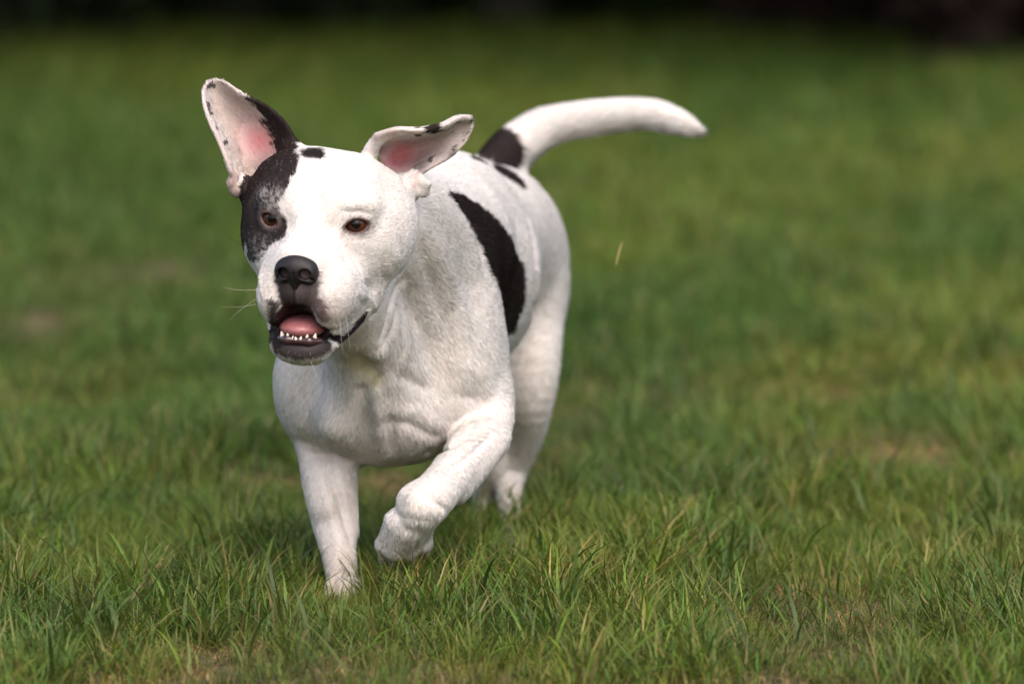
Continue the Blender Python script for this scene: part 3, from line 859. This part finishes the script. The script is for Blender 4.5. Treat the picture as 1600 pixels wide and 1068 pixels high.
wh = [((-4.9, 3.0, -6.6), (-7, 3.6, -6.9), (-8.4, 3.4, -6.4)), ((-4.8, 3.4, -8.0), (-6.6, 4, -8.5), (-8.3, 4, -8.4)), ((-4.7, 3.3, -7.4), (-6.4, 4.2, -8.6), (-7.2, 4.6, -9.6)),
      ((4.6, 3.8, -8.0), (5.2, 5.0, -9.6), (5.6, 5.2, -11.6)), ((4.2, 4.4, -8.8), (4.6, 5.4, -10.4), (4.9, 5.4, -12.0)), ((1.4, 4.8, -13.1), (1.9, 5.4, -14.0), (2.6, 5.4, -14.8))]
for w in wh: tube("whisker", bez(*[H(*q) for q in w]), .00017, mw, dog)
tube("whisker", bez(P(382, 386, 5.70), P(360, 372, 5.69), P(337, 356, 5.68)), .00032, mwd, dog)
mcl = simple("claw", (.16, .11, .09), .35)
for q in ((602, 872, 5.848), (618, 880, 5.838), (639, 876, 5.838)):
    tube("claw", bez(P(*q), P(q[0] - 1, q[1] + 6, q[2] - .004), P(q[0] - 1, q[1] + 11, q[2] + .004), 5), .0036, mcl, dog, 7)
for q in ((517, 932, 5.855), (534, 935, 5.845), (553, 932, 5.85)):
    tube("claw", bez(P(*q), P(q[0], q[1] + 3, q[2] - .008), P(q[0], q[1] + 9, q[2] - .014), 5), .0034, mcl, dog, 7)

# ------------------------------------------------------------------ ground
def gh(x, y):
    p = np.stack([np.asarray(x) * .9, np.asarray(y) * .9, np.zeros_like(np.asarray(x, float))], 1)
    q = p * 6
    return (fbm(p, 51, 2) - .5) * .05 * sstep(1.0, 3.0, np.abs(np.asarray(y) - 6.1)) + (fbm(q, 52, 2) - .5) * .016 - .004
def patch(x, y):
    """0 lush green .. 1 thin, straw coloured turf"""
    p = np.stack([np.asarray(x) * 1.6 + 3, np.asarray(y) * .8, np.zeros_like(np.asarray(x, float))], 1)
    t = fbm(p, 61, 3)
    v = sstep(.52, .72, t) * sstep(9, 7.5, y) * .8
    for (px, py, sx, sy, a) in ((1350, 720, .16, .30, 1.0), (1200, 950, .22, .10, .5), (480, 960, .16, .10, .5), (600, 770, .10, .3, .8), (420, 760, .12, .2, .8), (60, 520, .16, .5, .7),
                                (250, 900, .2, .12, .35), (1500, 960, .15, .08, .6), (230, 440, .3, .8, .5)):
        d = .8 * FPX / (py + 270)
        c = P(px, py, d)
        v = np.maximum(v, a * np.exp(-((x - c[0]) / sx) ** 2 - ((y - c[1]) / sy) ** 2))
    return np.clip(v, 0, 1)
STRAW = ((1350, 725, .10, .13), (1440, 690, .06, .08), (420, 760, .08, .10), (330, 745, .05, .06), (50, 520, .10, .25), (600, 765, .08, .2), (230, 440, .12, .3))
xs = np.concatenate([-np.geomspace(60, 2.6, 16), np.linspace(-2.5, 2.5, 140), np.geomspace(2.6, 60, 16)])
ys = np.concatenate([np.linspace(-20, 3.8, 12), np.linspace(4, 24, 330), np.geomspace(24.5, 90, 20)])
gx, gy = np.meshgrid(xs, ys, indexing='ij')
gz = gh(gx.ravel(), gy.ravel())
GV = np.stack([gx.ravel(), gy.ravel(), gz], 1)
I = np.arange(len(xs) * len(ys)).reshape(len(xs), len(ys))
GF = np.stack([I[:-1, :-1], I[1:, :-1], I[1:, 1:], I[:-1, 1:]], -1).reshape(-1, 4)
mgd, nt, b, out = newmat("turf_soil")
tc = nt.nodes.new("ShaderNodeTexCoord"); n1 = nt.nodes.new("ShaderNodeTexNoise"); n1.inputs['Scale'].default_value = 60; n1.inputs['Detail'].default_value = 5
n2 = nt.nodes.new("ShaderNodeTexNoise"); n2.inputs['Scale'].default_value = 1.5; n2.inputs['Detail'].default_value = 3
r1 = nt.nodes.new("ShaderNodeValToRGB"); r1.color_ramp.elements[0].color = (.045, .042, .018, 1); r1.color_ramp.elements[1].color = (.13, .105, .05, 1)
r1.color_ramp.elements[0].position = .35; r1.color_ramp.elements[1].position = .7
r2 = nt.nodes.new("ShaderNodeValToRGB"); r2.color_ramp.elements[0].color = (.045, .065, .014, 1); r2.color_ramp.elements[1].color = (.075, .078, .022, 1)
mx = nt.nodes.new("ShaderNodeMix"); mx.data_type = 'RGBA'; mx.inputs[0].default_value = .5
bp = nt.nodes.new("ShaderNodeBump"); bp.inputs['Distance'].default_value = .01; bp.inputs['Strength'].default_value = .8
for n_ in (n1, n2): nt.links.new(tc.outputs['Object'], n_.inputs['Vector'])
nt.links.new(n1.outputs[0], r1.inputs[0]); nt.links.new(n2.outputs[0], r2.inputs[0]); nt.links.new(r1.outputs[0], mx.inputs[6]); nt.links.new(r2.outputs[0], mx.inputs[7])
nt.links.new(mx.outputs[2], b.inputs['Base Color']); nt.links.new(n1.outputs[0], bp.inputs['Height']); nt.links.new(bp.outputs[0], b.inputs['Normal'])
b.inputs['Roughness'].default_value = .95
g = link("ground", mesh_np("ground", GV, GF, mgd)); tag(g, kind='structure')

# ------------------------------------------------------------------ grass
mgr, nt, b, out = newmat("grass_blade")
ti = nt.nodes.new("ShaderNodeAttribute"); ti.attribute_name = "tint"; ti.attribute_type = 'INSTANCER'
bc = nt.nodes.new("ShaderNodeAttribute"); bc.attribute_name = "bcol"
mu = nt.nodes.new("ShaderNodeMix"); mu.data_type = 'RGBA'; mu.blend_type = 'MULTIPLY'; mu.inputs[0].default_value = 1
nt.links.new(ti.outputs['Color'], mu.inputs[6]); nt.links.new(bc.outputs['Color'], mu.inputs[7])
nt.links.new(mu.outputs[2], b.inputs['Base Color'])
b.inputs['Roughness'].default_value = .5; b.inputs['Specular IOR Level'].default_value = .35
tr = nt.nodes.new("ShaderNodeBsdfTranslucent"); ms = nt.nodes.new("ShaderNodeMixShader"); ms.inputs[0].default_value = .35
nt.links.new(mu.outputs[2], tr.inputs['Color']); nt.links.new(b.outputs[0], ms.inputs[1]); nt.links.new(tr.outputs[0], ms.inputs[2]); nt.links.new(ms.outputs[0], out.inputs[0])

def tuft(name, nbl, spread, Lr, Wr, lean, kind, seed, segs=4):
    rr = np.random.default_rng(seed)
    Vs = []; Fs = []; Cs = []
    for i in range(nbl):
        an_ = rr.uniform(0, 2 * math.pi); rad = spread * math.sqrt(rr.random())
        base = np.array([math.cos(an_) * rad, math.sin(an_) * rad, -.004])
        L = rr.uniform(*Lr); W = rr.uniform(*Wr); az = rr.uniform(0, 2 * math.pi)
        ln = abs(rr.normal(lean, lean * .5)); curl = rr.uniform(.3, 1.6) * (1.6 if kind == 'straw' else 1)
        dirh = np.array([math.cos(az), math.sin(az), 0]); side = np.array([-math.sin(az), math.cos(az), 0])
        tw = rr.uniform(-.8, .8)
        p = base.copy(); ang = ln; st = L / segs
        o = len(Vs)
        if kind == 'green': c = np.array([rr.uniform(.6, 1.35), rr.uniform(.8, 1.2), rr.uniform(.6, 1.6)]) * rr.uniform(.62, 1.35)
        elif kind == 'mix': c = np.array([1, 1, 1]) * rr.uniform(.55, 1.35) if rr.random() < .6 else (np.array([3.0, 1.65, 4.6]) if rr.random() < .5 else np.array([1.2, .75, 2.2])) * rr.uniform(.6, 1.2)
        else: c = (np.array([3.9, 2.15, 6.5]) if rr.random() < .72 else np.array([1.25, .75, 2.4])) * rr.uniform(.5, 1.25)
        if kind == 'green' and rr.random() < .06: c = np.array([2.8, 1.6, 4.0]) * rr.uniform(.5, 1.0)
        for k in range(segs + 1):
            t = k / segs
            w = W * .5 * (1 - t ** 2.2) * (.75 + .5 * math.sin(min(1, t * 1.6) * math.pi * .5))
            sd_ = side * math.cos(tw * t) + np.cross(side, [0, 0, 1]) * math.sin(tw * t)
            bt = max(0, 1 - t * 3.5)      # dry brown sheath at the foot of the blade
            dark = (1 - bt) + bt * np.array([1.15, .72, 1.6])
            if k == segs: Vs.append(p.copy()); Cs.append(c * dark)
            else:
                Vs.append(p - sd_ * w); Vs.append(p + sd_ * w); Cs += [c * dark] * 2
            p = p + st * (dirh * math.sin(ang) + np.array([0, 0, 1]) * math.cos(ang)); ang += curl / segs * (1 + t)
        for k in range(segs):
            a_ = o + 2 * k
            if k == segs - 1: Fs.append((a_, a_ + 1, a_ + 2))
            else: Fs.append((a_, a_ + 1, a_ + 3)); Fs.append((a_, a_ + 3, a_ + 2))
    me = mesh_np(name, Vs, Fs, mgr); set_col(me, np.array(Cs), "bcol")
    return bpy.data.objects.new(name, me)
lib = bpy.data.collections.new("grass_tufts")
specs = []
for i in range(4): specs.append(("t%02d" % i, 50, .024, (.024, .055), (.0008, .0016), .65, 'green', 10 + i))       # 0-3 short lawn
for i in range(3): specs.append(("t%02d" % (4 + i), 18, .020, (.045, .082), (.0012, .0026), .45, 'green', 20 + i))    # 4-6 taller
for i in range(3): specs.append(("t%02d" % (7 + i), 46, .024, (.014, .034), (.0007, .0014), .8, 'mix', 30 + i))      # 7-9 thin mixed
for i in range(3): specs.append(("t%02d" % (10 + i), 44, .024, (.014, .040), (.0007, .0013), 1.0, 'straw', 40 + i))  # 10-12 straw
for i in range(2): specs.append(("t%02d" % (13 + i), 5, .03, (.06, .11), (.0020, .0036), .7, 'green', 50 + i, 7))     # 13-14 long single
for sp in specs: lib.objects.link(tuft(*sp))
specs_f = []
libf = bpy.data.collections.new("grass_tufts_far")

def scatter():
    P_, S_, R_, T_, I_ = [], [], [], [], []
    for (y0, y1, dens, scl, outer) in ((4.6, 5.3, 700, 1.0, 0), (5.3, 7.2, 3800, 1.0, 0), (7.2, 9.5, 1700, 1.05, 0), (9.5, 13, 750, 1.25, 0), (13, 22, 280, 1.7, 0),
                                  (3.5, 4.6, 500, 1.2, 2), (4.6, 9.5, 620, 1.35, 1), (9.5, 13, 420, 1.5, 1), (13, 23.5, 200, 1.9, 1)):
        wmax = .09 * y1 + (.55 if y1 < 13 else 1.2)
        n = int((y1 - y0) * 2 * wmax * dens * GRASS)
        y = rng.uniform(y0, y1, n)
        x = rng.uniform(-wmax, wmax, n)
        if outer:          # the lawn goes on beyond both sides of the picture
            WX = 7.5 if outer == 1 else 3.0; inn = .09 * y + .5 if outer == 1 else y * 0
            n = int((y1 - y0) * 2 * WX * dens * GRASS); y = rng.uniform(y0, y1, n); x = rng.uniform(-WX, WX, n)
            inn = {4.6: 1.2, 9.5: 1.6, 13: 3.0}.get(y0, 0.0); k_ = np.abs(x) > inn * .9
            x = x[k_]; y = y[k_]; n = len(x)
        pa = patch(x, y)
        tall = fbm(np.stack([x * 7, y * 5, 0 * x], 1), 71, 2)
        r = rng.random(n)
        idx = rng.integers(0, 4, n)
        px_ = 800 + FPX * x / y; py_ = -270 + FPX * .8 / y
        near = np.exp(-((px_ - 900) / 230) ** 2 - ((py_ - 930) / 90) ** 2)
        m = (r < sstep(.45, .65, tall) * .30 * (1 - pa * .7) + .05 + .30 * near); idx[m] = rng.integers(4, 7, m.sum())
        r2 = rng.random(n)
        m = r2 < pa * .9 + .12; idx[m] = rng.integers(7, 10, m.sum())
        m = r2 < pa * .45 + .04; idx[m] = rng.integers(10, 13, m.sum())
        m = rng.random(n) < .035; idx[m] = rng.integers(13, 15, m.sum())
        n2 = np.exp(-((px_ - 650) / 60) ** 2 - ((py_ - 948) / 22) ** 2); m = rng.random(n) < n2 * .3; idx[m] = rng.integers(4, 7, m.sum())
        for (qx, qy, sx, sy) in STRAW:
            c_ = P(qx, qy, .8 * FPX / (qy + 270)); g_ = np.exp(-((x - c_[0]) / sx) ** 2 - ((y - c_[1]) / sy) ** 2)
            m = rng.random(n) < g_ * .95; idx[m] = rng.integers(10, 13, m.sum())
        # trampled short under the dog
        s = scl * rng.uniform(.75, 1.25, n) * (1 - .25 * pa) * (.8 + .5 * tall)
        for (qx, qy, qr) in ((792, 868, 26), (540, 955, 34)):
            s *= 1 - .7 * np.exp(-((px_ - qx) / qr) ** 2 - ((py_ - qy) / 26) ** 2)
        big = fbm(np.stack([x * 1.1, y * .55, 0 * x], 1), 73, 2); sm = fbm(np.stack([x * 9, y * 5, 0 * x], 1), 75, 2)
        g1 = np.array([.086, .146, .020]); g2 = np.array([.146, .198, .025]); g3 = np.array([.056, .116, .022])
        w = sstep(.3, .7, big)[:, None]; w2 = sstep(.4, .75, sm)[:, None]
        tc_ = g1 * (1 - w) + g2 * w; tc_ = tc_ * (1 - w2 * .5) + g3 * w2 * .5
        tc_ = tc_ * rng.uniform(.75, 1.25, n)[:, None] * (1 - pa[:, None] * .1)
        tc_[:, 0] *= 1 + .25 * pa
        ok = np.ones(n, bool)
        P_.append(np.stack([x, y, gh(x, y)], 1)[ok]); S_.append(s[ok]); I_.append(idx[ok]); T_.append(tc_[ok])
        R_.append(np.stack([rng.normal(0, .08, n), rng.normal(0, .08, n), rng.uniform(0, 6.283, n)], 1)[ok])
    return [np.concatenate(a_) for a_ in (P_, S_, R_, T_, I_)]
gp, gs, gr_, gt, gi = scatter()
print("tufts", len(gp))
me = bpy.data.meshes.new("grass"); me.vertices.add(len(gp)); me.vertices.foreach_set('co', gp.astype(np.float32).ravel())
a = me.attributes.new('scl', 'FLOAT', 'POINT'); a.data.foreach_set('value', gs.astype(np.float32))
a = me.attributes.new('rot', 'FLOAT_VECTOR', 'POINT'); a.data.foreach_set('vector', gr_.astype(np.float32).ravel())
a = me.attributes.new('pick', 'INT', 'POINT'); a.data.foreach_set('value', gi.astype(np.int32))
set_col(me, gt, 'tint')
grass = link("grass", me); tag(grass, "short green lawn grass with straw coloured patches around the dog", kind='stuff')
ng = bpy.data.node_groups.new("grow_grass", 'GeometryNodeTree')
ng.interface.new_socket("Geometry", in_out='INPUT', socket_type='NodeSocketGeometry'); ng.interface.new_socket("Geometry", in_out='OUTPUT', socket_type='NodeSocketGeometry')
gi_ = ng.nodes.new('NodeGroupInput'); go_ = ng.nodes.new('NodeGroupOutput')
ip = ng.nodes.new('GeometryNodeInstanceOnPoints'); ci = ng.nodes.new('GeometryNodeCollectionInfo')
ci.inputs['Collection'].default_value = lib; ci.inputs['Separate Children'].default_value = True; ci.inputs['Reset Children'].default_value = True
def named(nm, ty):
    n = ng.nodes.new('GeometryNodeInputNamedAttribute'); n.data_type = ty; n.inputs['Name'].default_value = nm; return n
na, nr, npk = named('scl', 'FLOAT'), named('rot', 'FLOAT_VECTOR'), named('pick', 'INT')
e2r = ng.nodes.new('FunctionNodeEulerToRotation')
L_ = ng.links.new
L_(gi_.outputs[0], ip.inputs['Points']); L_(ci.outputs[0], ip.inputs['Instance']); ip.inputs['Pick Instance'].default_value = True
L_(npk.outputs['Attribute'], ip.inputs['Instance Index']); L_(nr.outputs['Attribute'], e2r.inputs[0]); L_(e2r.outputs[0], ip.inputs['Rotation'])
L_(na.outputs['Attribute'], ip.inputs['Scale']); L_(ip.outputs[0], go_.inputs[0])
md = grass.modifiers.new("grow", 'NODES'); md.node_group = ng

# ------------------------------------------------------------------ shrubs at the far edge of the lawn
def leaf_mat(name, c):
    m, nt, b, out = newmat(name)
    at = nt.nodes.new("ShaderNodeAttribute"); at.attribute_name = "Col"
    nt.links.new(at.outputs['Color'], b.inputs['Base Color']); b.inputs['Roughness'].default_value = .75; b.inputs['Specular IOR Level'].default_value = .2
    return m
mleaf = leaf_mat("shrub_leaf", None); mbark = simple("shrub_bark", (.022, .017, .013), .9, (40, .5, .005))
def shrub(x, y, rx, ry, h, c, label, seed, nleaf=9000, low=.05, ls=(.05, .09), kind='shrub', group='shrubs along the far edge of the lawn'):
    rr = np.random.default_rng(seed)
    root = bpy.data.objects.new(kind, None); col.objects.link(root); root.location = (x, y, 0)
    tag(root, label, kind, group)
    # foliage spread through lumpy volume
    ncl = 60
    cc = rr.normal(0, 1, (ncl, 3)); cc /= np.linalg.norm(cc, axis=1)[:, None]; cc *= rr.uniform(.45, .9, (ncl, 1))
    k = rr.integers(0, ncl, nleaf)
    p = cc[k] + rr.normal(0, .16, (nleaf, 3))
    cz = rr.uniform(-1, 1, ncl); ca = rr.uniform(0, 6.283, ncl); cr_ = np.sqrt(rr.random(ncl)) * np.sqrt(1 - np.clip(cz, 0, 1) ** 2 * .7)
    cc = np.stack([np.cos(ca) * cr_, np.sin(ca) * cr_, cz], 1); p = cc[k] + rr.normal(0, .14, (nleaf, 3))
    pos = p * np.array([rx, ry, h * .5]) + np.array([0, 0, h * .5 + low])
    pos[:, 2] = np.abs(pos[:, 2] - low) + low
    nn = rr.normal(0, 1, (nleaf, 3)); nn /= np.linalg.norm(nn, axis=1)[:, None]
    t1 = np.cross(nn, rr.normal(0, 1, (nleaf, 3))); t1 /= np.linalg.norm(t1, axis=1)[:, None]; t2 = np.cross(nn, t1)
    s = rr.uniform(ls[0], ls[1], (nleaf, 1))
    Vv = np.stack([pos - t1 * s, pos - t2 * s * .45 + nn * s * .1, pos + t1 * s, pos + t2 * s * .45 + nn * s * .1], 1).reshape(-1, 3)
    Fv = np.arange(nleaf * 4).reshape(-1, 4)
    cl = np.array(c) * rr.uniform(.5, 1.4, (nleaf, 1)) * (.7 + .6 * rr.random(ncl)[k])[:, None]
    me = mesh_np("foliage", Vv + [x, y, 0], Fv, mleaf, False); set_col(me, np.repeat(cl, 4, 0))
    fo = link("foliage", me, root); tag(fo, kind='stuff')
    if kind == 'tree': tube('trunk', bez(np.array([x, y, -.05]), np.array([x + .05, y, h * .3]), np.array([x - .05, y + .1, h * .8]), 9), .14, mbark, root, 10)
    for i in range(0 if kind == 'tree' else 5):
        a = rr.uniform(0, 6.28); r = rr.uniform(.02, .12)
        b0 = np.array([x + math.cos(a) * r, y + math.sin(a) * r, -.03]); c0 = b0 + [math.cos(a) * rx * .4, math.sin(a) * ry * .4, h * .6]
        tube("stem", bez(b0, (b0 + c0) / 2 + [0, 0, .1], c0, 7), .03, mbark, root, 7)
G1 = (.012, .022, .007); G2 = (.018, .032, .008); G3 = (.030, .016, .012)
sh = [(-1.95, 20.9, .7, .7, 2.3, G1, "dark evergreen shrub at the far left corner of the lawn", 1),
      (-1.10, 21.9, .7, .7, 2.6, G1, "dark shrub behind the raised ear, second from the left", 2),
      (-0.20, 22.8, .7, .7, 2.4, G2, "shrub in the middle of the far edge, above the dog's ears", 3),
      (0.75, 22.7, .7, .7, 2.5, G2, "slightly greener shrub beyond the tail tip", 4),
      (1.45, 21.2, .65, .65, 2.3, G3, "reddish brown shrub towards the right of the far edge", 5),
      (1.90, 19.3, .55, .6, 2.2, G3, "nearest reddish dark shrub at the far right corner", 6)]
for q in sh: shrub(*q, nleaf=16000, low=.0)
places = ["far left end", "left, behind the front shrubs", "middle of the row", "right, behind the reddish shrubs", "far right end"]
for i in range(5): shrub(-5.6 + i * 2.8, 21.6 + (i % 2) * .8, 2.2, 6.4, 7.0, G1, "tall dark tree with unseen crown added to shade the far lawn, back row, " + places[i], 20 + i, 26000, 2.6, (.16, .28), 'tree', 'tall shade trees added behind the shrubs')  # crowns lie above the view, enlarged to block sky and sun over the far lawn
# clipped hedge closing the garden behind everything
hx = np.linspace(-9, 9, 120); prof = [(24.3, -.05), (24.25, .5), (24.2, 1.2), (24.2, 2.2), (24.3, 3.0), (24.6, 3.4), (25.2, 3.45), (25.7, 3.2), (25.8, -.05)]
HV = np.array([[x_, y_, z_] for x_ in hx for y_, z_ in prof]); HV += (np.stack([fbm(HV * 3, 81), fbm(HV * 3, 82), fbm(HV * 3, 83)], 1) - .5) * [.1, .4, .25]
np_ = len(prof); HF = [[i * np_ + k, (i + 1) * np_ + k, (i + 1) * np_ + k + 1, i * np_ + k + 1] for i in range(119) for k in range(np_ - 1)]
hroot = bpy.data.objects.new("hedge", None); col.objects.link(hroot); hroot.location = (0, 24.9, 0)
tag(hroot, "long dark clipped hedge closing the garden behind the shrubs and trees", "hedge")
mh = simple("hedge_foliage", (.010, .018, .006), .9, (9, 1.0, .1))
link("hedge_mass", mesh_np("hedge_mass", HV, HF, mh), hroot)
rr = np.random.default_rng(99); nl = 24000
pos = np.stack([rr.uniform(-9, 9, nl), rr.normal(24.2, .08, nl), rr.uniform(0, 3.4, nl)], 1)
nn = rr.normal(0, 1, (nl, 3)); nn /= np.linalg.norm(nn, axis=1)[:, None]; t1 = np.cross(nn, rr.normal(0, 1, (nl, 3))); t1 /= np.linalg.norm(t1, axis=1)[:, None]; t2 = np.cross(nn, t1)
ss = rr.uniform(.03, .06, (nl, 1)); me = mesh_np("foliage", np.stack([pos - t1 * ss, pos - t2 * ss * .5, pos + t1 * ss, pos + t2 * ss * .5], 1).reshape(-1, 3), np.arange(nl * 4).reshape(-1, 4), mleaf, False)
set_col(me, np.repeat(np.array(G1) * rr.uniform(.5, 1.6, (nl, 1)), 4, 0)); tag(link("foliage", me, hroot), kind='stuff')

# ------------------------------------------------------------------ clippings thrown up behind the dog
def blade_bit(name, pts_, w, mat):
    Vv = []
    for i, p in enumerate(pts_):
        t = i / (len(pts_) - 1); ww = w * (1 - abs(2 * t - 1) ** 3) + .0001
        for dx, dy in ((-ww, 0), (0, ww * .3), (ww, 0), (0, -ww * .3)): Vv.append(p + np.array([dx, dy, 0]))
    Fq = [[i * 4 + k, i * 4 + (k + 1) % 4, (i + 1) * 4 + (k + 1) % 4, (i + 1) * 4 + k] for i in range(len(pts_) - 1) for k in range(4)]
    return mesh_np(name, Vv, Fq, mat)
ms_ = simple("dry_clipping", (.34, .30, .10), .6, (200, .3, .001))
o = link("grass_clipping", blade_bit("grass_clipping", bez(P(962, 416, 6.15), P(966, 396, 6.15), P(973, 376, 6.15)), .0011, ms_))
tag(o, "pale straw clipping flying in mid air right of the dog, below its tail", "grass clipping")
